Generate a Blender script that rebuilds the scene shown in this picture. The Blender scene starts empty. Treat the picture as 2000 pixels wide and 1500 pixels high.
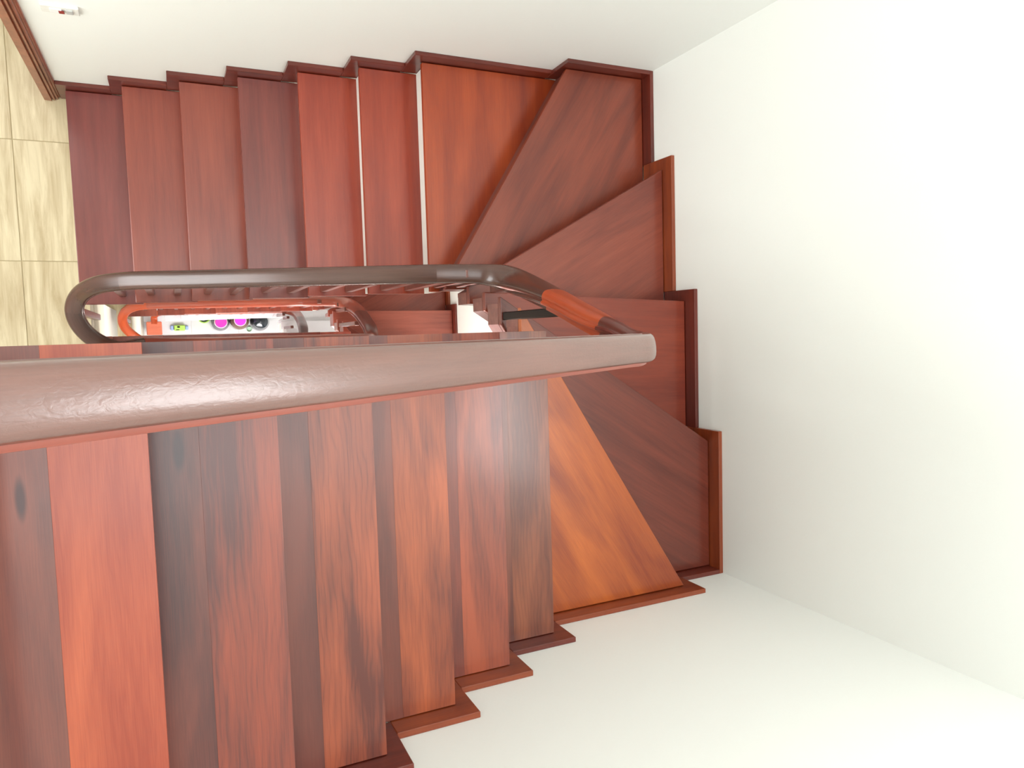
import bpy, bmesh, math, random
from mathutils import Vector, Matrix
random.seed(4)
S = 0.16                       # one riser height in metres; all lengths below are in risers
COL = bpy.context.scene.collection
scene = bpy.context.scene

# ------------------------------------------------------------------ camera
cam_d = bpy.data.cameras.new('camera')
cam_d.sensor_width = 36.0
cam_d.lens = 1415.37 / 2000 * 36.0
cam_d.clip_start = 0.02
cam = bpy.data.objects.new('camera', cam_d)
COL.objects.link(cam)
R = Matrix(((0.90654857, 0.056673, -0.41827964),
            (-0.02932474, 0.99700736, 0.07152894),
            (0.42108164, -0.05257851, 0.90549752)))
cam.matrix_world = Matrix.Translation(Vector((-1.34029, 0.01976, 27.54226)) * S) @ R.to_4x4()
scene.camera = cam

# ------------------------------------------------------------------ light
w = bpy.data.worlds.new('world')
scene.world = w
w.use_nodes = True
w.node_tree.nodes['Background'].inputs[0].default_value = (0.95, 0.97, 1.0, 1)
w.node_tree.nodes['Background'].inputs[1].default_value = 0.6


def area(name, loc, size, power, color, target=None):
    ld = bpy.data.lights.new(name, 'AREA')
    ld.shape = 'RECTANGLE'
    ld.size, ld.size_y = size[0] * S, size[1] * S
    ld.energy = power
    ld.color = color
    o = bpy.data.objects.new(name, ld)
    COL.objects.link(o)
    o.location = Vector(loc) * S
    if target is not None:
        o.rotation_euler = (Vector(target) - Vector(loc)).to_track_quat('-Z', 'Y').to_euler()
    return o


# area light for an assumed roof light over the stairwell; ceiling has no opening
area('assumed_roof_light', (1.5, 0.2, 36.8), (17.0, 13.5), 55, (0.955, 0.99, 1.0), (1.5, 0.4, 0))
# area light for an assumed high window by the right wall; no window built
area('assumed_window_light', (12.5, -3.4, 27.0), (6.0, 7.0), 28, (0.95, 0.985, 1.0), (2.0, 1.0, 14.0))
# added fill lights, no real source: landing end, and hall behind the doorway
area('landing_fill', (-14.7, 1.0, 11.0), (11.0, 13.0), 90, (0.955, 0.99, 1.0), (0.0, 1.0, 6.0))
area('hall_fill', (-7.5, 13.0, 19.0), (4.0, 4.0), 18, (1.0, 0.98, 0.94), (-7.5, 12.0, 0))
# unseen fill lights added to brighten the two lower storeys
area('fill_middle', (3.0, -6.8, -8.0), (9.0, 8.0), 165, (1.0, 0.98, 0.94), (3.0, 3.0, -11))
area('fill_ground', (3.0, -6.8, -30.0), (11.0, 9.0), 105, (1.0, 0.97, 0.99), (2.0, 3.0, -36))

scene.view_settings.view_transform = 'Standard'
scene.view_settings.look = 'None'
scene.view_settings.gamma = 1
scene.view_settings.use_curve_mapping = False
scene.view_settings.exposure = 0.0


# ------------------------------------------------------------------ materials
def lin(c):
    return tuple(((v / 255) / 12.92 if v / 255 <= 0.04045 else ((v / 255 + 0.055) / 1.055) ** 2.4) for v in c) + (1,)


def new_mat(name):
    m = bpy.data.materials.new(name)
    m.use_nodes = True
    nt = m.node_tree
    return m, nt, nt.nodes['Principled BSDF'], nt.links.new


def plain(name, rgb, rough=0.5, metal=0.0, bump=0.0, bscale=60, trans=0.0, coat=0.0, var=0.04):
    m, nt, b, L = new_mat(name)
    b.inputs['Roughness'].default_value = rough
    b.inputs['Metallic'].default_value = metal
    b.inputs['Transmission Weight'].default_value = trans
    b.inputs['Coat Weight'].default_value = coat
    tc = nt.nodes.new('ShaderNodeTexCoord')
    n = nt.nodes.new('ShaderNodeTexNoise')
    n.inputs['Scale'].default_value = bscale
    n.inputs['Detail'].default_value = 4
    L(tc.outputs['Object'], n.inputs['Vector'])
    mx = nt.nodes.new('ShaderNodeMix')
    mx.data_type = 'RGBA'
    c = lin(rgb)
    mx.inputs[6].default_value = tuple(v * (1 - var) for v in c[:3]) + (1,)
    mx.inputs[7].default_value = tuple(min(1, v * (1 + var)) for v in c[:3]) + (1,)
    L(n.outputs['Fac'], mx.inputs[0])
    L(mx.outputs[2], b.inputs['Base Color'])
    if bump:
        bp = nt.nodes.new('ShaderNodeBump')
        bp.inputs['Strength'].default_value = bump
        bp.inputs['Distance'].default_value = 0.002
        L(n.outputs['Fac'], bp.inputs['Height'])
        L(bp.outputs['Normal'], b.inputs['Normal'])
    return m


def wood(name, dark, light, seed=0.0, rough=0.33, figure=0.0, streak=0.6, uv=False, coat=0.5, spec=0.5,
         pores=0.25, knot=None, crackle=0.0, ior=1.5, lo=0.3, hi=0.72):
    """stained hardwood, grain along local X (or along U of the rail sweep)"""
    m, nt, b, L = new_mat(name)
    N = nt.nodes.new
    tc = N('ShaderNodeTexCoord')
    mp = N('ShaderNodeMapping')
    mp.inputs['Location'].default_value = (seed * 3.17, seed * 1.71, seed * 0.53)
    L(tc.outputs['UV' if uv else 'Object'], mp.inputs['Vector'])

    def stretched(sx, sy, detail=4, dist=0.0, scale=1.0):
        k = N('ShaderNodeMapping')
        k.inputs['Scale'].default_value = (sx, sy, sy)
        L(mp.outputs['Vector'], k.inputs['Vector'])
        n = N('ShaderNodeTexNoise')
        n.inputs['Scale'].default_value = scale
        n.inputs['Detail'].default_value = detail
        n.inputs['Distortion'].default_value = dist
        L(k.outputs['Vector'], n.inputs['Vector'])
        return n

    def math_(op, a, bb):
        x = N('ShaderNodeMath')
        x.operation = op
        for i, v in enumerate((a, bb)):
            if isinstance(v, (int, float)):
                x.inputs[i].default_value = v
            else:
                L(v, x.inputs[i])
        return x.outputs[0]

    broad = stretched(1.3, 8.0, 3, 0.7)
    mid = stretched(2.2, 45.0, 4, 0.3)
    fine = stretched(14.0, 420.0, 3, 0.0)
    v = math_('ADD', math_('MULTIPLY', broad.outputs['Fac'], streak),
              math_('MULTIPLY', mid.outputs['Fac'], 1.0 - streak))
    if figure:
        k = N('ShaderNodeMapping')
        k.inputs['Scale'].default_value = (2.4, 8.0, 8.0)
        L(mp.outputs['Vector'], k.inputs['Vector'])
        wv = N('ShaderNodeTexWave')
        wv.wave_type = 'BANDS'
        wv.bands_direction = 'Y'
        wv.inputs['Scale'].default_value = 2.6
        wv.inputs['Distortion'].default_value = 15.0
        wv.inputs['Detail'].default_value = 2.5
        wv.inputs['Detail Scale'].default_value = 0.55
        L(k.outputs['Vector'], wv.inputs['Vector'])
        pw = math_('POWER', wv.outputs['Fac'], 0.22)
        v = math_('ADD', math_('MULTIPLY', v, 1.0), math_('MULTIPLY', math_('SUBTRACT', pw, 0.85), figure))
    v = math_('ADD', v, math_('MULTIPLY', math_('SUBTRACT', fine.outputs['Fac'], 0.5), pores))
    rp = N('ShaderNodeValToRGB')
    e = rp.color_ramp.elements
    e[0].position, e[1].position = lo, hi
    e[0].color, e[1].color = lin(dark), lin(light)
    L(v, rp.inputs['Fac'])
    out = rp.outputs['Color']
    if knot:
        (kx, ky, rx, ry) = knot
        k = N('ShaderNodeMapping')
        k.vector_type = 'POINT'
        k.inputs['Location'].default_value = (-kx / rx, -ky / ry, 0)
        k.inputs['Scale'].default_value = (1 / rx, 1 / ry, 0.001)
        L(tc.outputs['Object'], k.inputs['Vector'])
        vl = N('ShaderNodeVectorMath')
        vl.operation = 'LENGTH'
        L(k.outputs['Vector'], vl.inputs[0])
        mr = N('ShaderNodeMapRange')
        mr.interpolation_type = 'SMOOTHSTEP'
        mr.inputs['From Min'].default_value = 0.5
        mr.inputs['From Max'].default_value = 1.3
        mr.inputs['To Min'].default_value = 0.8
        mr.inputs['To Max'].default_value = 0.0
        L(vl.outputs['Value'], mr.inputs['Value'])
        mx = N('ShaderNodeMix')
        mx.data_type = 'RGBA'
        L(mr.outputs['Result'], mx.inputs[0])
        L(out, mx.inputs[6])
        mx.inputs[7].default_value = lin((52, 40, 46))
        out = mx.outputs[2]
    L(out, b.inputs['Base Color'])
    b.inputs['Roughness'].default_value = rough
    b.inputs['IOR'].default_value = ior
    b.inputs['Specular IOR Level'].default_value = spec
    b.inputs['Coat Weight'].default_value = coat
    b.inputs['Coat Roughness'].default_value = 0.2
    bp = N('ShaderNodeBump')
    bp.inputs['Strength'].default_value = 0.12
    bp.inputs['Distance'].default_value = 0.0006
    L(fine.outputs['Fac'], bp.inputs['Height'])
    L(bp.outputs['Normal'], b.inputs['Normal'])
    if crackle:
        n = stretched(80.0, 150.0, 5, 0.9)
        b2 = N('ShaderNodeBump')
        b2.inputs['Strength'].default_value = crackle
        b2.inputs['Distance'].default_value = 0.0012
        L(n.outputs['Fac'], b2.inputs['Height'])
        L(bp.outputs['Normal'], b2.inputs['Normal'])
        L(b2.outputs['Normal'], b.inputs['Normal'])
        L(b2.outputs['Normal'], b.inputs['Coat Normal'])
    return m


def tile_mat(name, base, vein, seed):
    m, nt, b, L = new_mat(name)
    N = nt.nodes.new
    tc = N('ShaderNodeTexCoord')
    mp = N('ShaderNodeMapping')
    mp.inputs['Location'].default_value = (seed * 2.3, seed * 1.1, 0)
    mp.inputs['Scale'].default_value = (26, 2.4, 5)
    L(tc.outputs['Object'], mp.inputs['Vector'])
    n = N('ShaderNodeTexNoise')
    n.inputs['Scale'].default_value = 1.0
    n.inputs['Detail'].default_value = 7
    n.inputs['Roughness'].default_value = 0.62
    n.inputs['Distortion'].default_value = 0.5
    L(mp.outputs['Vector'], n.inputs['Vector'])
    rp = N('ShaderNodeValToRGB')
    e = rp.color_ramp.elements
    e[0].position, e[1].position = 0.33, 0.62
    e[0].color, e[1].color = lin(vein), lin(base)
    L(n.outputs['Fac'], rp.inputs['Fac'])
    L(rp.outputs['Color'], b.inputs['Base Color'])
    b.inputs['Roughness'].default_value = 0.4
    return m


M_WALL = plain('wall_paint', (250, 252, 247), 0.75, bump=0.05, bscale=130, var=0.008)
M_WHITE = plain('riser_white_paint', (244, 243, 236), 0.45, var=0.01)
M_PLASTER = plain('plaster', (238, 232, 216), 0.8, bump=0.1, bscale=45, var=0.05)
M_GROUT = plain('tile_grout', (186, 170, 136), 0.9)
M_CEIL = plain('ceiling_paint', (248, 248, 246), 0.8)
M_TILES = [tile_mat('travertine_tile_%d' % i, (214, 199, 166), (178, 158, 122), i) for i in range(4)]
M_GTILE = plain('white_floor_tile', (238, 238, 240), 0.22, var=0.03, bscale=9)
M_SKIRT = [wood('skirting_wood_%d' % i, (74, 24, 17), (122, 46, 30), i + 20, 0.35, streak=0.5) for i in range(3)]
M_SKIRT_ORANGE = wood('skirting_wood_orange', (100, 37, 18), (168, 78, 36), 31, 0.33, streak=0.7)
M_UNDER = wood('stair_side_wood', (92, 46, 40), (140, 84, 74), 41, 0.4)
M_CASING = wood('door_casing_wood', (112, 52, 32), (168, 92, 62), 51, 0.38)
M_BAL = wood('baluster_wood', (88, 44, 36), (132, 76, 62), 61, 0.35)
M_BLACK = plain('black_lacquer', (9, 9, 10), 0.4)
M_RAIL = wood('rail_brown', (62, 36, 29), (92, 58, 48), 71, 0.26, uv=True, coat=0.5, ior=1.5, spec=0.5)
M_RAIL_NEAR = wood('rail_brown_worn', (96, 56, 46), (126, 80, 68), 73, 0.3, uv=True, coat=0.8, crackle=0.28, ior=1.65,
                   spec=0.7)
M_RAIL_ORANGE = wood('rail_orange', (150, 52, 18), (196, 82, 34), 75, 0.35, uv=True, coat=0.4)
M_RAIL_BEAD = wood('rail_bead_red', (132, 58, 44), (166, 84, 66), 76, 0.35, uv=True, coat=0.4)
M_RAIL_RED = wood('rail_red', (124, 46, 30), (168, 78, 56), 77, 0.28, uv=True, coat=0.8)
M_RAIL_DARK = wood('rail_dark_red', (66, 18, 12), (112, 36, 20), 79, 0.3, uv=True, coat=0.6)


# ------------------------------------------------------------------ mesh helpers
def link(name, me, mat, parent=None, loc=(0, 0, 0), rotz=0.0):
    o = bpy.data.objects.new(name, me)
    COL.objects.link(o)
    if mat is not None:
        me.materials.append(mat)
    L = Vector(loc)
    if parent is not None:
        o.parent = parent
        q = parent
        while q is not None:
            L = L - q.location
            q = q.parent
    o.location = L
    o.rotation_euler = (0, 0, rotz)
    return o


def empty(name, loc):
    o = bpy.data.objects.new(name, None)
    COL.objects.link(o)
    o.location = Vector(loc) * S
    o.empty_display_size = 0.1
    return o


def tag(o, label=None, cat=None, group=None, kind=None):
    if label:
        o['label'] = label
    if cat:
        o['category'] = cat
    if group:
        o['group'] = group
    if kind:
        o['kind'] = kind
    return o


def prism(name, poly, z0, z1, mat, parent=None, ang=0.0, bevel=0.02, seg=2, base=None):
    """upright prism over a plan polygon (risers); local X along 'ang'"""
    cx = sum(p[0] for p in poly) / len(poly)
    cy = sum(p[1] for p in poly) / len(poly)
    c, s = math.cos(-ang), math.sin(-ang)
    loc = [((p[0] - cx) * c - (p[1] - cy) * s, (p[0] - cx) * s + (p[1] - cy) * c) for p in poly]
    a = sum(loc[i][0] * loc[(i + 1) % len(loc)][1] - loc[(i + 1) % len(loc)][0] * loc[i][1] for i in range(len(loc)))
    if a < 0:
        loc.reverse()
    bm = bmesh.new()
    lo = [bm.verts.new((x * S, y * S, 0)) for x, y in loc]
    hi = [bm.verts.new((x * S, y * S, (z1 - z0) * S)) for x, y in loc]
    n = len(loc)
    bm.faces.new(list(reversed(lo)))
    bm.faces.new(hi)
    for i in range(n):
        bm.faces.new((lo[i], lo[(i + 1) % n], hi[(i + 1) % n], hi[i]))
    if bevel:
        bmesh.ops.bevel(bm, geom=list(bm.edges), offset=bevel * S, segments=seg, profile=0.5, affect='EDGES')
    me = bpy.data.meshes.new(name)
    bm.to_mesh(me)
    bm.free()
    return link(name, me, mat, parent, Vector((cx, cy, z0)) * S, ang)


def box(name, x0, x1, y0, y1, z0, z1, mat, parent=None, bevel=0.0, ang=0.0):
    return prism(name, [(x0, y0), (x1, y0), (x1, y1), (x0, y1)], z0, z1, mat, parent, ang, bevel, 1)


def lathe(name, prof, mat, parent, loc, seg=32):
    bm = bmesh.new()
    rings = []
    for r, z in prof:
        if r < 1e-6:
            rings.append([bm.verts.new((0, 0, z * S))])
        else:
            rings.append([bm.verts.new((r * S * math.cos(2 * math.pi * i / seg), r * S * math.sin(2 * math.pi * i / seg), z * S))
                          for i in range(seg)])
    for a, b in zip(rings, rings[1:]):
        for i in range(seg):
            j = (i + 1) % seg
            q = [a[i % len(a)], a[j % len(a)], b[j % len(b)], b[i % len(b)]]
            q = list(dict.fromkeys(q))
            if len(q) > 2:
                bm.faces.new(q)
    bmesh.ops.recalc_face_normals(bm, faces=bm.faces)
    me = bpy.data.meshes.new(name)
    bm.to_mesh(me)
    bm.free()
    for p in me.polygons:
        p.use_smooth = True
    me.set_sharp_from_angle(angle=math.radians(40))
    return link(name, me, mat, parent, Vector(loc) * S)


def clip(poly, a, b):
    """keep the part of poly on the left of the line a->b"""
    out = []
    f = lambda p: (b[0] - a[0]) * (p[1] - a[1]) - (b[1] - a[1]) * (p[0] - a[0])
    for i in range(len(poly)):
        p, q = poly[i], poly[(i + 1) % len(poly)]
        fp, fq = f(p), f(q)
        if fp >= 0:
            out.append(p)
        if fp * fq < 0:
            t = fp / (fp - fq)
            out.append((p[0] + t * (q[0] - p[0]), p[1] + t * (q[1] - p[1])))
    return out


def smooth_path(ctrl, per=10):
    pts = [Vector(p) for p in ctrl]
    out = []
    for i in range(len(pts) - 1):
        p0 = pts[i - 1] if i else pts[0] * 2 - pts[1]
        p1, p2 = pts[i], pts[i + 1]
        p3 = pts[i + 2] if i + 2 < len(pts) else p2 * 2 - p1
        # centripetal Catmull-Rom
        t0 = 0.0
        t1 = t0 + (p1 - p0).length ** 0.5
        t2 = t1 + (p2 - p1).length ** 0.5
        t3 = t2 + (p3 - p2).length ** 0.5
        for k in range(per):
            t = t1 + (t2 - t1) * k / per
            A1 = p0 * ((t1 - t) / (t1 - t0)) + p1 * ((t - t0) / (t1 - t0))
            A2 = p1 * ((t2 - t) / (t2 - t1)) + p2 * ((t - t1) / (t2 - t1))
            A3 = p2 * ((t3 - t) / (t3 - t2)) + p3 * ((t - t2) / (t3 - t2))
            B1 = A1 * ((t2 - t) / (t2 - t0)) + A2 * ((t - t0) / (t2 - t0))
            B2 = A2 * ((t3 - t) / (t3 - t1)) + A3 * ((t - t1) / (t3 - t1))
            out.append(B1 * ((t2 - t) / (t2 - t1)) + B2 * ((t - t1) / (t2 - t1)))
    out.append(pts[-1])
    return out


HALF = [(0.115, -0.22), (0.125, -0.15), (0.212, -0.145), (0.228, -0.13), (0.23, -0.105), (0.214, -0.09), (0.205, -0.075),
        (0.222, -0.045), (0.222, 0.0), (0.21, 0.035), (0.185, 0.065), (0.14, 0.085), (0.08, 0.096), (0.0, 0.1)]
PROFILE = HALF + [(-u, v) for u, v in reversed(HALF[:-1])]


BEAD = [(0.19, -0.175), (0.262, -0.172), (0.285, -0.15), (0.28, -0.122), (0.25, -0.105), (0.19, -0.1)]


def sweep(name, path, i0, i1, mat, parent, prof=PROFILE, sc=None):
    """moulded rail along path[i0:i1+1] (risers)"""
    pts = path[i0:i1 + 1]
    org = pts[0].copy()
    verts, faces, uvs = [], [], []
    n = len(prof)
    dist = 0.0
    per = [0.0]
    for a in range(n):
        p, q = prof[a], prof[(a + 1) % n]
        per.append(per[-1] + math.hypot(q[0] - p[0], q[1] - p[1]))
    lens = []
    for j, p in enumerate(pts):
        g = i0 + j
        t = (path[min(g + 1, len(path) - 1)] - path[max(g - 1, 0)]).normalized()
        u = Vector((0, 0, 0))
        for q in range(-5, 6):
            h = min(max(g + q, 1), len(path) - 2)
            du = (path[h + 1] - path[h - 1]).cross(Vector((0, 0, 1)))
            u += du.normalized() * (6 - abs(q))
        u = (u - t * u.dot(t)).normalized()
        up = u.cross(t)
        k = sc(g) if sc else 1.0
        if j:
            dist += (p - pts[j - 1]).length
        lens.append(dist)
        for a, (x, y) in enumerate(prof):
            verts.append(((p - org) + u * (x * k) + up * (y * k)) * S)
    for j in range(len(pts) - 1):
        for a in range(n):
            b = (a + 1) % n
            faces.append((j * n + a, j * n + b, (j + 1) * n + b, (j + 1) * n + a))
            uvs.append([(lens[j] * S, per[a] * S), (lens[j] * S, per[a + 1] * S),
                        (lens[j + 1] * S, per[a + 1] * S), (lens[j + 1] * S, per[a] * S)])
    e = (len(pts) - 1) * n
    faces.append(tuple(reversed(range(n))))
    uvs.append([(0, per[a] * S) for a in reversed(range(n))])
    faces.append(tuple(e + a for a in range(n)))
    uvs.append([(dist * S, per[a] * S) for a in range(n)])
    me = bpy.data.meshes.new(name)
    me.from_pydata([tuple(v) for v in verts], [], faces)
    ul = me.uv_layers.new(name='UVMap')
    q = 0
    for f in uvs:
        for c in f:
            ul.data[q].uv = c
            q += 1
    bm = bmesh.new()
    bm.from_mesh(me)
    bmesh.ops.recalc_face_normals(bm, faces=bm.faces)
    bm.to_mesh(me)
    bm.free()
    for p in me.polygons:
        p.use_smooth = True
    me.set_sharp_from_angle(angle=math.radians(32))
    return link(name, me, mat, parent, org * S)


# ------------------------------------------------------------------ layout constants (risers)
YT, YB, XR = 7.883, -6.983, 12.525          # faces of the skirting boards
WT, WB, WR = 8.003, -7.103, 12.645          # wall faces
YI1, YI2 = 1.278, 0.027                     # well edges of the two straight flights
X7, X13, G = 5.581, 6.266, 1.593
TH, OV = 0.17, 0.14                         # tread thickness, nosing overhang
SK, EX = 0.438, 0.335                       # skirting height, its lead in front of a nosing
LX = -3.8                                   # landing edge at the well
WL = -15.0                                  # far left wall

# ------------------------------------------------------------------ room shell
T = 0.8
wb = empty('wall_back', (0, WT, -40))
tag(wb, 'smooth off-white wall behind the far straight flight', kind='structure')
# the wall beside the far flight stops at a doorway on the landing
box('wall_panel', -4.62, WR + T, WT, WT + T, -40.0, 37.0, M_WALL, wb)
box('wall_panel', -11.0, -4.62, WT, WT + T, 13.0, 37.0, M_WALL, wb)
box('wall_panel', WL - T, -11.0, WT, WT + T, -40.0, 37.0, M_WALL, wb)
box('wall_panel', -11.0, -4.62, WT, WT + T, -40.0, -1.3, M_WALL, wb)
wr = box('wall_right', WR, WR + T, WB - T, WT, -40.0, 37.0, M_WALL)
tag(wr, 'tall bright off-white wall beside the winder treads', kind='structure')
wf = box('wall_front', WL - T, WR, WB - T, WB, -40.0, 37.0, M_WALL)
tag(wf, 'off-white wall along the near straight flight', kind='structure')
wl = box('wall_left', WL - T, WL, WB, WT, -40.0, 37.0, M_WALL)
tag(wl, 'off-white wall at the far end of the landings', kind='structure')
cl = box('ceiling', WL - T, WR + T, WB - T, WT + T, 37.0, 37.8, M_CEIL)
tag(cl, 'white ceiling over the stairwell', kind='structure')
# small hall behind the doorway
hall = empty('wall_hall', (-8, 14, 0))
tag(hall, 'off-white walls of the hall behind the doorway', kind='structure')
box('wall_panel', -13.0, 0.0, 20.0, 20.8, -1.0, 20.0, M_WALL, hall)
box('wall_panel', -13.8, -13.0, WT + T, 20.8, -1.0, 20.0, M_WALL, hall)
box('wall_panel', 0.0, 0.8, WT + T, 20.8, -1.0, 20.0, M_WALL, hall)
box('hall_ceiling', -13.8, 0.8, WT + T, 20.8, 20.0, 20.8, M_CEIL, hall)


# landing floors
def landing(name, z, label, tiles=True, dx=0.0, dy=0.0):
    f = empty(name, (-8, 0, z))
    tag(f, label, kind='structure')
    # slab pieces: far half up to the well edge, near half up to the top tread of the flight below
    box('slab', WL, LX + dx - 0.02, YI2 + dy, WT, z - 1.3, z - 0.08, M_PLASTER, f)
    box('slab', WL, -4.85 + dx, WB, YI2 + dy, z - 1.3, z - 0.08, M_PLASTER, f)
    if not tiles:
        box('screed', WL, LX + dx, YI2 + dy, WT, z - 0.08, z, M_PLASTER, f)
        box('screed', WL, -4.85 + dx, WB, YI2 + dy, z - 0.08, z, M_PLASTER, f)
        return f
    box('grout_bed', WL, LX + dx - 0.01, YI2 + dy, WT, z - 0.08, z - 0.02, M_GROUT, f)
    box('grout_bed', WL, -4.86 + dx, WB, YI2 + dy, z - 0.08, z - 0.02, M_GROUT, f)
    gap = 0.012
    xs = [WL] + [-5.6 - 3.78 * i for i in (2, 1, 0)]
    q = 0
    for (xa, xb) in list(zip(xs, xs[1:])) + [(xs[-1], None)]:
        for j in range(-3, 6):
            ya, yb = 2.72 + 3.78 * (j - 1) + gap, 2.72 + 3.78 * j - gap
            if yb < WB or ya > WT + (12 if z == 0 else 0):
                continue
            ya = max(ya, WB)
            parts = []
            lim = 99 if z == 0 else WT
            yb = min(yb, lim)
            if xb is None:
                if ya < YI2 + dy < yb:
                    parts = [(xa, -4.86 + dx, ya, YI2 + dy), (xa, LX + dx, YI2 + dy, yb)]
                else:
                    parts = [(xa, (LX if ya >= YI2 else -4.86) + dx, ya, yb)]
            else:
                parts = [(xa, xb - gap, ya, yb)]
            for (a, b, c, d) in parts:
                if a != WL:
                    a += gap
                if d > WT and c < WT:
                    d2 = WT - 0.0
                if c >= WT - 0.5 and xb is None:
                    b = -2.2
                box('tile', a, b, c, d, z - 0.02, z, M_TILES[q % 4], f, bevel=0.006)
                q += 1
    if z == 0:
        box('slab', -13.0, 0.0, WT, 20.0, z - 1.0, z - 0.08, M_PLASTER, f)
        box('grout_bed', -13.0, 0.0, WT, 20.0, z - 0.08, z - 0.02, M_GROUT, f)
    return f


landing('floor', 0.0, 'beige travertine tiled landing floor at the foot of the upper stair')
landing('floor_middle', -20.0, 'beige tiled landing one storey further down the well', dx=0.25, dy=0.25)
landing('floor_top', 20.0, 'landing at the head of the upper stair', tiles=False)
gf = empty('floor_ground', (0, 0, -40.5))
tag(gf, 'white tiled ground floor at the bottom of the stairwell', kind='structure')
box('slab', WL - T, WR + T, WB - T, WT + T, -41.5, -40.06, M_PLASTER, gf)
for i in range(8):
    for j in range(5):
        box('floor_tile', WL + 3.75 * i + 0.01, WL + 3.75 * (i + 1) - 0.01, WB + 3.75 * j + 0.01,
            min(WB + 3.75 * (j + 1) - 0.01, WT), -40.06, -40.0, M_GTILE, gf, bevel=0.006)
# edge beams under the landings and the wall below the middle landing
tag(box('trim_1', LX - 1.0, LX, YI2 + 0.02, WT - 0.01, -5.1, -1.3, M_PLASTER),
    'stained cream edge beam under the tiled landing', kind='structure')
tag(box('wall_pier', -6.6, -4.3, YI2 + 0.3, 1.9, -20.0, -5.1, M_WALL),
    'pale pier below the landing edge beam', kind='structure')
tag(box('wall_lower_left', -4.6, -3.6, YI2 + 0.5, WT, -40.0, -21.3, M_PLASTER),
    'cream wall under the middle landing', kind='structure')

# ------------------------------------------------------------------ treads: colours of each board
#   k : (dark, light, options)
def wd(k, dark, light, **o):
    dark = (dark[0] * 0.95, dark[1] * 0.89, dark[2] * 0.86)
    light = (light[0] * 0.97, light[1] * 0.91, light[2] * 0.86)
    return wood('tread_wood_%s' % k, dark, light, hash(str(k)) % 97 + 0.37 if False else sum(ord(c) for c in str(k)) * 0.61, **o)


TREADS_A = {
    1: ((112, 50, 50), (140, 70, 66), {}),
    2: ((126, 56, 46), (160, 80, 62), {}),
    3: ((128, 60, 50), (162, 84, 66), {}),
    4: ((112, 56, 54), (146, 76, 68), {}),
    5: ((138, 48, 32), (178, 80, 56), {}),
    6: ((136, 46, 28), (176, 76, 48), {}),
    7: ((132, 44, 20), (182, 82, 38), {'streak': 0.75}),
    8: ((108, 42, 26), (152, 72, 48), {'streak': 0.75}),
    9: ((112, 46, 34), (156, 80, 60), {'streak': 0.75}),
    10: ((116, 42, 26), (150, 66, 42), {}),
    11: ((92, 38, 28), (130, 62, 46), {'figure': 0.06}),
    12: ((140, 58, 28), (204, 112, 46), {'streak': 0.8}),
}
NEAR = {   # (back board, front board), strength of the figure
    13: (((100, 52, 42), (138, 78, 58)), ((104, 54, 40), (154, 90, 62)), 0.09),
    14: (((104, 54, 48), (146, 74, 58)), ((106, 52, 44), (172, 88, 60)), 0.06),
    15: (((96, 50, 44), (132, 72, 58)), ((116, 56, 42), (184, 98, 60)), 0.06),
    16: (((88, 52, 50), (122, 70, 62)), ((104, 54, 46), (172, 92, 64)), 0.10),
    17: (((84, 56, 58), (132, 78, 70)), ((98, 60, 60), (168, 86, 66)), 0.07),
    18: (((112, 74, 72), (150, 92, 82)), ((168, 74, 52), (206, 108, 74)), 0.04),
    19: (((110, 44, 32), (150, 70, 50)), ((130, 52, 36), (170, 84, 60)), 0.05),
}
M_MARBLE = plain('white_marble', (244, 240, 244), 0.2, coat=0.3, bscale=8, var=0.04)
FAR = [wd('far%d' % i, d, l) for i, (d, l) in enumerate([((124, 52, 40), (168, 84, 66)), ((132, 62, 52), (180, 100, 84)),
                                                       ((116, 48, 38), (156, 80, 66))])]


def nose_lines(sA):
    """inner and outer end of every winder nosing"""
    dy, y10 = (0.0, None) if sA else (0.2, 1.35)
    nl = {7: ((X7, YI1), (X7, YT)), 8: ((5.67, YI1), (9.80, YT)), 9: ((5.95, YI1), (XR, 4.86)),
          10: ((6.05, 1.08), (XR, 0.79)), 11: ((6.05, 0.91), (XR, -3.31)), 12: ((6.14, 0.57), (10.81, YB)),
          13: ((X13, YI2), (X13, YB))}
    if not sA:
        nl[10] = ((6.05, 1.36), (XR, 1.3))
        nl[9] = ((5.95, 1.4), (XR, 4.9))
    return nl


def shift(line, off):
    """move a nosing line by 'off' towards the uphill side (to the right of inner->outer)"""
    (ax, ay), (bx, by) = line
    l = math.hypot(bx - ax, by - ay)
    nx, ny = (by - ay) / l, -(bx - ax) / l
    return ((ax + nx * off, ay + ny * off), (bx + nx * off, by + ny * off))


STAIR_LABEL = {0: 'red-brown wooden winder staircase of the top storey, largest in the view',
               1: 'red wooden staircase one storey down, seen through the narrow well',
               2: 'pale stone staircase at the very bottom of the well'}


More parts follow.
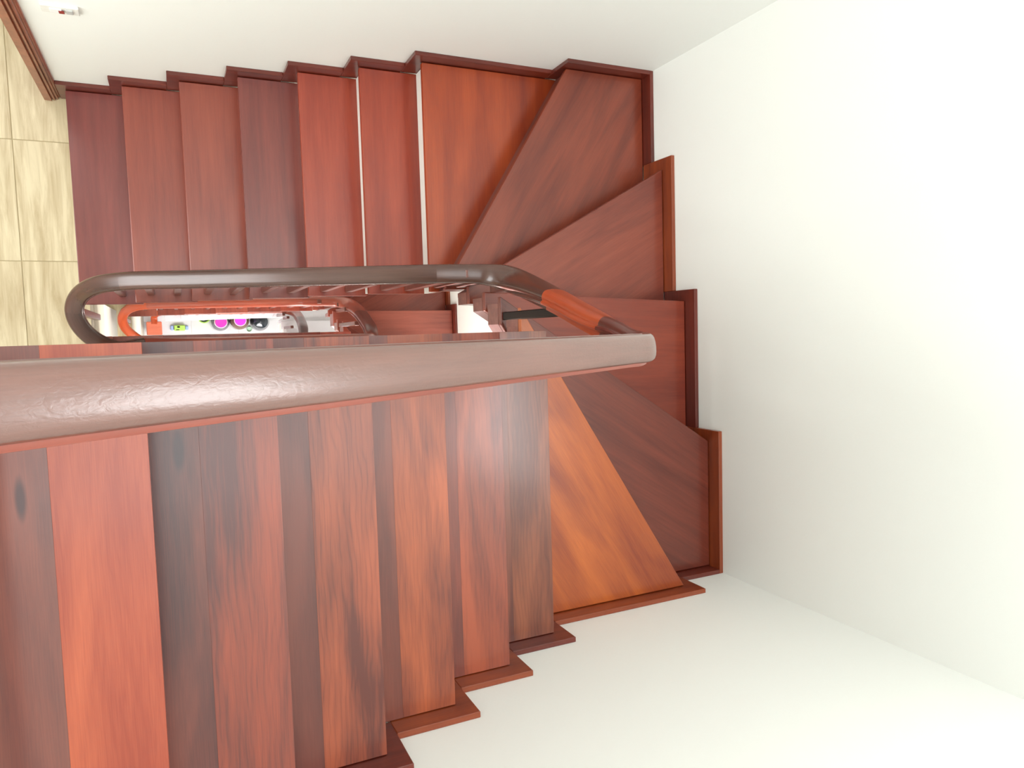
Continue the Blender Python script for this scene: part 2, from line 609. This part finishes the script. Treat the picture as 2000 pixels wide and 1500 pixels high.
def build_stair(idx):
    z0 = -20.0 * idx
    A = idx == 0
    dy = (0.0, 0.25, 0.45)[idx]
    dx = (0.0, 0.25, 0.4)[idx]
    st = empty('staircase', (0, 0, z0))
    tag(st, STAIR_LABEL[idx], 'staircase', 'stair flights of the well')
    yi1, yi2 = YI1 + dy, YI2 + dy
    inner_gap = 0.015

    def mat_for(k):
        if not A:
            return FAR[k % 3] if idx == 1 else M_MARBLE
        d, l, o = TREADS_A[k]
        return wd(k, d, l, **o)

    # ---- far straight flight
    for k in range(1, 7):
        x0 = X7 - (7 - k) * G + (dx if k < 3 else 0)
        x1 = X7 - (6 - k) * G + OV + 0.05
        tr = prism('tread', [(x0, yi1), (x1, yi1), (x1, YT - inner_gap), (x0, YT - inner_gap)], z0 + k - TH, z0 + k, mat_for(k), st,
                   math.pi / 2, 0.022)
        box('riser', x0 + OV, x0 + OV + 0.1, yi1 + 0.06, YT - 0.02, z0 + k - 1, z0 + k - TH, M_WHITE, st)
        box('carriage', x0 + OV + 0.1, x1 - 0.04, yi1 + 0.06, YT - 0.02, z0 + k - 1, z0 + k - TH, M_PLASTER, st)
    # ---- winders
    nl = nose_lines(A)
    if dy and idx:
        for k in (7, 8):
            nl[k] = ((nl[k][0][0], yi1), nl[k][1])
        nl[13] = ((X13, yi2), nl[13][1])
        nl[12] = ((6.14, 0.75), nl[12][1])
    far = [(5.0, YB + inner_gap), (XR - inner_gap, YB + inner_gap), (XR - inner_gap, YT - inner_gap), (5.0, YT - inner_gap)]
    inner = {7: ((9, yi1), (5, yi1), ), 8: ((9, yi1), (5, yi1)), 9: ((6.0, 5), (6.0, -5)), 10: ((6.05, 5), (6.05, -5)),
             11: ((6.05, 5), (6.05, -5)), 12: ((6.12, 5), (6.12, -5))}
    for k in range(7, 13):
        poly = far
        a, b = nl[k]
        poly = clip(poly, b, a)                       # uphill of its own nosing
        (c, d) = shift(nl[k + 1], OV + 0.12)
        poly = clip(poly, c, d)                       # downhill of the next riser
        p, q = inner[k]
        if k in (7, 8):
            poly = clip(poly, (5, yi1), (9, yi1))
        else:
            poly = clip(poly, p, q)
        ang = math.atan2(b[1] - a[1], b[0] - a[0])
        prism('tread', poly, z0 + k - TH, z0 + k, mat_for(k), st, ang, 0.022)
        # riser board and the carriage block under the tread
        r0 = shift(nl[k], OV)
        r1 = shift(nl[k], OV + 0.1)
        rp = clip(clip(poly, r0[1], r0[0]), r1[0], r1[1])
        zb = z0 + k - 1 + (0.0 if k < 9 else 0.16)
        if len(rp) > 2:
            prism('riser', rp, zb, z0 + k - TH, M_WHITE if k == 7 or idx == 2 else M_UNDER, st, ang, 0.0)
        cp = clip(clip(poly, r1[1], r1[0]), (nl[k + 1][0]), (nl[k + 1][1])) if False else clip(poly, r1[1], r1[0])
        if len(cp) > 2:
            prism('carriage', cp, zb + 0.02, z0 + k - TH, M_UNDER if idx < 2 else M_PLASTER, st, ang, 0.0)
    # ---- near straight flight: two boards to each tread
    for k in range(13, 20):
        xn = X13 - (k - 13) * G
        xb = X13 - (k - 12) * G - OV - 0.05
        y0, y1 = YB + inner_gap, yi2
        if A:
            tr = empty('tread', (xn, 0, z0 + k - TH))
            tr.parent = st
            tr.location = tr.location - st.location
            back, front, fig = NEAR[k]
            xs = xn - G * 0.64
            kw = dict(streak=0.88, lo=0.36, hi=0.64, pores=0.2)
            kn = None
            if k == 17:
                kn = (0.328, -0.02, 0.05, 0.013)
            elif k == 18:
                kn = (0.287, -0.016, 0.04, 0.009)
            mb = wd('%db' % k, *back, knot=kn, **kw)
            mf = wd('%df' % k, *front, figure=fig, **kw)
            box('plank', xb, xs, y0, y1, z0 + k - TH, z0 + k - 0.0005, mb, tr, 0.0, math.pi / 2)
            prism('plank', [(xs, y0), (xn, y0), (xn, y1), (xs, y1)], z0 + k - TH, z0 + k, mf, tr, math.pi / 2, 0.003)
        else:
            box('tread', xb, xn, y0, y1, z0 + k - TH, z0 + k, FAR[k % 3] if idx == 1 else M_MARBLE, st, 0.02, math.pi / 2)
        box('riser', xn - OV - 0.1, xn - OV, y0, y1 - 0.06, z0 + k - 1, z0 + k - TH, M_WHITE, st)
        box('carriage', xb + 0.04, xn - OV - 0.1, y0, y1 - 0.06, z0 + k - 1, z0 + k - TH, M_PLASTER, st)
    # landing nosing with its riser
    xn = X13 - 7 * G
    box('landing_nosing', xn - 0.6 + 0.72, xn, y0, y1, z0 + 20 - TH, z0 + 20, FAR[1], st, 0.02, math.pi / 2) if False else None
    return st


for i in range(3):
    build_stair(i)


# ------------------------------------------------------------------ stepped skirting boards along the walls
def skirting(idx):
    z0 = -20.0 * idx
    nl = nose_lines(idx == 0)
    word = ('upper', 'middle', 'lower')[idx]
    bb = empty('baseboard_back' if idx == 0 else 'baseboard_back_%s' % word, (0, WT, z0))
    tag(bb, 'stepped red-brown skirting boards on the back wall, %s storey' % word, kind='structure')
    m = lambda k: M_SKIRT[k % 3]
    edge = [-4.2] + [X7 - (7 - k) * G - EX for k in range(2, 8)] + [nl[8][1][0] - EX * 0.55]
    for k in range(1, 8):
        box('skirting_board', edge[k - 1], edge[k] , YT, WT, z0 + (k - 1 if k > 1 else 0.0), z0 + k + SK, m(k), bb, 0.012)
    box('skirting_board', edge[7], XR, YT, WT, z0 + 7, z0 + 8 + SK, m(8), bb, 0.012)
    br = empty('baseboard_right' if idx == 0 else 'baseboard_right_%s' % word, (WR, 0, z0))
    tag(br, 'stepped red-brown skirting boards on the right wall, %s storey' % word, kind='structure')
    ys = [WT, nl[9][1][1] + EX, nl[10][1][1] + EX, nl[11][1][1] + EX, WB]
    for i, k in enumerate(range(8, 12)):
        box('skirting_board', XR, WR, ys[i + 1], ys[i], z0 + k - 1, z0 + k + SK,
            M_SKIRT_ORANGE if k in (9, 11) else m(k + 1), br, 0.012, math.pi / 2)
    bf = empty('baseboard_front' if idx == 0 else 'baseboard_front_%s' % word, (0, WB, z0))
    tag(bf, 'stepped red-brown skirting boards on the front wall, %s storey' % word, kind='structure')
    xs = [XR, nl[12][1][0] + EX * 1.1] + [X13 - (k - 13) * G + EX for k in range(13, 21)]
    for i, k in enumerate(range(11, 20)):
        box('skirting_board', xs[i + 1], xs[i], WB, YB, z0 + k - 1, z0 + k + SK,
            M_SKIRT_ORANGE if k in (12, 14, 15) else m(k), bf, 0.012)


for i in range(3):
    skirting(i)

# ------------------------------------------------------------------ hand rails with their balusters
HR = 4.6


def top_z(x):      # rail height above the far flight
    return 10.9 + (x - 4.45) / G


def top_y(x):
    return 1.47 + (4.45 - x) / 7.25 * 0.15


def near_z(x):
    return 13 + HR - (x - X13) / G


RAIL_LABEL = {0: 'thick brown moulded handrail sweeping round the top of the well, nearest the camera',
              1: 'red-brown handrail loop one storey down inside the well',
              2: 'lowest orange-red handrail, ending at the newel post on the ground floor'}


def build_rail(idx):
    z0 = -20.0 * idx
    A = idx == 0
    dy = (0.0, 0.33, 0.68)[idx]
    dn = (0.0, 0.2, 0.25, 0.3)
    ex = (0.0, 0.5, 0.8)[idx]        # the lower wells reach a little further right
    bal = empty('balustrade', (0, 0, z0))
    tag(bal, RAIL_LABEL[idx], 'handrail', 'handrails of the well')
    ctrl = []
    marks = {}

    def add(x, y, z, mark=None):
        if mark:
            marks[mark] = len(ctrl)
        ctrl.append((x, y + (dn[idx] if y < 0 else dy), z + z0))

    if A:
        add(-6.4, -0.29, 24.62)
        add(-5.4, -0.29, near_z(-5.0))
    else:
        add(-2.2, -0.24, near_z(-2.2))
    add(-1.0, -0.28, near_z(-1.0))
    add(2.0, -0.285, near_z(2.0))
    add(4.9 + ex, -0.29, near_z(4.9) - ex * 0.2)
    add(5.4 + ex, -0.29, near_z(5.4) - 0.03 - ex * 0.2)
    add(5.68 + ex, -0.255, 17.68 - ex * 0.2, 'turn')
    add(5.8 + ex, -0.14, 17.08 - ex * 0.2)
    add(5.95 + ex, 0.06, 16.25 - ex * 0.2, 'dark')
    add(6.05 + ex, 0.40, 15.03)
    add(6.12 + ex, 0.77, 13.74, 'orange')
    add(6.08 + ex, 1.15, 12.35)
    add(5.92 + ex * 0.9, 1.35, 11.6)
    add(5.6 + ex * 0.8, 1.44, 11.2)
    add(5.1 + ex * 0.5, 1.47, 11.05)
    add(4.45, top_y(4.45), top_z(4.45), 'bend')
    add(2.0, top_y(2.0), top_z(2.0))
    add(-1.0, top_y(-1.0), top_z(-1.0))
    if idx < 2:
        add(-2.5, 1.60, top_z(-2.5) + 0.02, 'loop')
        add(-3.15, 1.52, top_z(-3.1) - 0.15)
        add(-3.6, 1.27, 5.3)
        add(-3.75, 0.92, 4.9, 'seam')
        add(-3.66, 0.5, 4.5)
        add(-3.35, 0.12, 4.1)
        add(-2.85, -0.12, 3.75)
        add(-2.2, -0.24 - dn[idx] + dn[idx + 1], near_z(-2.2) - 20, 'end')
    else:
        add(-1.9, 1.60, top_z(-1.9), 'loop')
        add(-2.45, 1.5, top_z(-2.5))
        add(-2.68, 1.25, 5.75)
        add(-2.7, 0.75, 5.72, 'end')
    PER = 8
    path = smooth_path(ctrl, PER)
    I = {k: v * PER for k, v in marks.items()}
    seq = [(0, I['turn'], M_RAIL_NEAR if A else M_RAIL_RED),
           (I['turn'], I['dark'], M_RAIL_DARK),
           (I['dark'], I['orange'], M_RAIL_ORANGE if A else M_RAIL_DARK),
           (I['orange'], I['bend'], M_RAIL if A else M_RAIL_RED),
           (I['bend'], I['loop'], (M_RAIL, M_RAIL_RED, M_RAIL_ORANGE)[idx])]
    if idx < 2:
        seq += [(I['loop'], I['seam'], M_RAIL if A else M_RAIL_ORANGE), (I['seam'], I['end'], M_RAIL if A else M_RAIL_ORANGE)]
    else:
        seq += [(I['loop'], I['end'], M_RAIL_ORANGE)]

    def fat(g):          # the wreath over the winders is cut from thicker stock
        a0, a1, a2, a3 = I['turn'] - 3, I['dark'] + 4, I['orange'] + 8, I['bend'] - 8
        if g <= a0 or g >= a3:
            return 1.0
        f = min((g - a0) / (a1 - a0), 1.0, (a3 - g) / (a3 - a2))
        return 1.0 + 0.45 * f * f * (3 - 2 * f)

    for a, b, mt in seq:
        rs = sweep('rail_section', path, a, b, mt, bal, sc=fat)
        if A and a == 0:     # the redder bead moulding under the room side of the near rail
            sweep('rail_bead', path, a, b, M_RAIL_BEAD, rs, prof=BEAD, sc=fat)

    # balusters
    def baluster(x, y, zb, zt, mat=M_BAL, w=0.1):
        box('baluster', x - w, x + w, y - w, y + w, zb + z0, zt + z0, mat, bal, 0.02)

    for k in range(1, 7):
        xk = X7 - (7 - k) * G
        for o in (0.45, 1.2):
            x = xk + o
            if k == 1 and o < 1:
                continue
            baluster(x, top_y(x) + dy, k, top_z(x) - 0.2)
    baluster(X7 + 0.2, 1.47 + dy, 7, 11.0)
    for (x, y, k, zt, mt) in [(6.1, 1.42, 8, 11.4, M_BAL), (6.3, 1.16, 10, 12.1, M_BAL), (6.2, 0.42, 11, 14.6, M_BLACK)]:
        baluster(x + ex * 0.9 * 0, y + dy * 0.6, k if not (k == 8) else 8, zt, mt if A else M_BAL, 0.1)
    for k in range(13, 20):
        xk = X13 - (k - 13) * G
        for o in ((0.5, 1.3) if k > 13 else (1.15,)):
            x = xk - o
            if x > -4.4 and not (k == 19 and not A):
                baluster(x, -0.29 + dn[idx], k, near_z(x) - 0.2)
    if idx < 2:
        baluster(-3.68, 0.93 + dy, -0.75, 4.75)
    return bal


for i in range(3):
    build_rail(i)

# ------------------------------------------------------------------ door casing on the landing
prof = [(-4.66, WT + T), (-4.66, 7.80), (-4.46, 7.78), (-4.44, 7.85), (-4.41, 7.86), (-4.40, 7.81), (-4.36, 7.81), (-4.35, 7.88),
        (-4.32, 7.88), (-4.31, 7.84), (-4.28, 7.85), (-4.27, 7.92), (-4.24, 7.92), (-4.2, 7.95), (-4.2, WT), (-4.61, WT), (-4.61, WT + T)]
dc = prism('trim_2', prof, 0.0, 13.0, M_CASING, None, math.pi / 2, 0.0)
tag(dc, 'fluted brown door casing at the end of the back wall', kind='structure')
lt = box('trim_3', -11.0, -4.2, 7.80, WT, 13.0, 13.5, M_CASING)
tag(lt, 'brown head casing over the doorway', kind='structure')

# ------------------------------------------------------------------ light switch on the back wall
M_PLATE = plain('switch_plate_plastic', (240, 240, 234), 0.35)
M_ROCK = plain('switch_rocker_plastic', (250, 250, 248), 0.3)
M_GREY = plain('switch_grey_plastic', (196, 198, 196), 0.35)
M_RED = plain('indicator_red_plastic', (140, 30, 26), 0.3)
sw = empty('light_switch', (-3.36, WT, 6.8))
tag(sw, 'white wall switch plate with a small red indicator, on the back wall', 'light switch')
box('plate', -3.76, -2.97, WT - 0.07, WT, 6.8, 7.2, M_PLATE, sw, 0.015)
box('rocker', -3.58, -3.33, WT - 0.1, WT - 0.06, 6.9, 7.1, M_ROCK, sw, 0.01)
box('rocker', -3.24, -3.1, WT - 0.1, WT - 0.06, 6.9, 7.1, M_GREY, sw, 0.01)
box('indicator', -3.4, -3.28, WT - 0.115, WT - 0.09, 6.92, 7.06, M_RED, sw, 0.01)

# ------------------------------------------------------------------ ground floor things
M_CAP = wood('newel_cap_wood', (186, 92, 66), (216, 122, 92), 91, 0.3)
nw = empty('newel_post', (-2.7, 1.15, -40))
tag(nw, 'square red wooden newel post with a flat cap at the foot of the lowest rail', 'newel post')
box('post', -3.05, -2.35, 0.75, 1.45, -40.0, -34.6, M_RAIL_RED, nw, 0.03)
box('base_block', -3.15, -2.25, 0.65, 1.55, -40.0, -39.0, M_RAIL_RED, nw, 0.03)
box('collar', -3.12, -2.28, 0.68, 1.52, -34.75, -34.6, M_RAIL_DARK, nw, 0.02)
box('cap', -3.25, -2.18, 0.58, 1.62, -34.6, -34.25, M_CAP, nw, 0.06)

M_GLASS = plain('jar_glass', (214, 214, 208), 0.05, trans=0.6, var=0.0)
M_AMBER = plain('jar_contents_brown', (120, 92, 78), 0.15, coat=0.6, var=0.2, bscale=20)
M_CLEARC = plain('jar_contents_grey', (104, 104, 110), 0.2, coat=0.6, var=0.25, bscale=18)
M_PINK = plain('pink_plastic', (255, 52, 176), 0.4)
M_MAG = plain('magenta_plastic', (250, 60, 240), 0.4)
M_RIM = plain('pale_pink_plastic', (236, 214, 226), 0.4)
M_POT = plain('black_glaze', (30, 40, 50), 0.12, coat=1.0)
M_LIME = plain('lime_plastic', (190, 235, 110), 0.4)
M_GREYC = plain('grey_liquid', (150, 160, 176), 0.25)
M_BLUE = plain('pale_blue_plastic', (170, 196, 250), 0.4)


def jar(x, y, r, lid_r, contents, lid, label, hgt=2.6):
    j = empty('glass_jar', (x, y, -40))
    tag(j, label, 'jar', 'lidded jars on the ground floor')
    lathe('body', [(0, 0), (r * 0.9, 0), (r, 0.15), (r, hgt * 0.72), (r * 0.93, hgt * 0.84), (lid_r * 1.12, hgt * 0.94),
                   (lid_r * 1.12, hgt)], contents, j, (x, y, -40))
    lathe('neck_ring', [(lid_r * 1.1, 0), (lid_r * 1.26, 0), (lid_r * 1.26, 0.12), (lid_r * 1.1, 0.12)], M_RIM, j, (x, y, -40 + hgt))
    lathe('lid', [(lid_r * 1.1, 0), (lid_r * 1.1, 0.3), (lid_r, 0.38), (0, 0.38)], lid, j, (x, y, -40 + hgt))
    return j


jar(2.2, 1.55, 0.73, 0.41, M_CLEARC, M_PINK, 'round glass jar with a hot pink lid, left of the two')
jar(3.72, 1.66, 0.77, 0.39, M_AMBER, M_MAG, 'round brownish jar with a magenta lid, beside the black pot')
p = empty('black_pot', (5.4, 1.55, -40))
tag(p, 'glossy black round pot at the end of the row of jars', 'pot')
lathe('body', [(0, 0), (0.5, 0), (0.74, 0.5), (0.82, 1.1), (0.76, 1.6), (0.6, 1.95)], M_POT, p, (5.4, 1.55, -40))
lathe('lid', [(0.64, 0), (0.6, 0.14), (0.35, 0.3), (0.1, 0.36), (0.1, 0.46), (0, 0.5)], M_POT, p, (5.4, 1.55, -38.05))
b = empty('dish', (4.6, 0.93, -40))
tag(b, 'small pale green dish tucked beside the black pot', 'dish')
lathe('bowl', [(0, 0), (0.17, 0), (0.23, 0.24), (0.2, 0.24), (0.15, 0.06), (0, 0.05)], plain('pale_green_glaze', (196, 222, 200), 0.3), b, (4.6, 0.93, -40))
c = empty('cup', (1.0, 2.05, -40))
tag(c, 'lime green cup with grey liquid, left of the jars', 'cup')
lathe('cup_body', [(0, 0), (0.4, 0), (0.52, 0.6), (0.44, 0.6), (0.36, 0.2), (0, 0.2)], M_LIME, c, (1.0, 2.05, -40))
lathe('liquid', [(0, 0), (0.36, 0.0), (0.38, 0.03), (0, 0.03)], M_GREYC, c, (1.0, 2.05, -39.8 + 0.1))
t = empty('toy_block', (-0.95, 1.2, -40))
tag(t, 'lime and pale blue toy with black marks on the white floor', 'toy')
box('toy_body', -1.35, -0.5, 0.95, 1.42, -40, -39.6, M_LIME, t, 0.06)
box('toy_end', -1.62, -1.37, 1.0, 1.4, -40, -39.75, M_BLUE, t, 0.06)
box('toy_end', -0.48, -0.25, 1.0, 1.35, -40, -39.75, M_BLUE, t, 0.06)
box('toy_mark', -1.1, -0.9, 1.2, 1.32, -39.6, -39.57, M_BLACK, t, 0.01)
box('toy_mark', -1.2, -0.95, 1.0, 1.06, -39.6, -39.57, M_BLACK, t, 0.01)
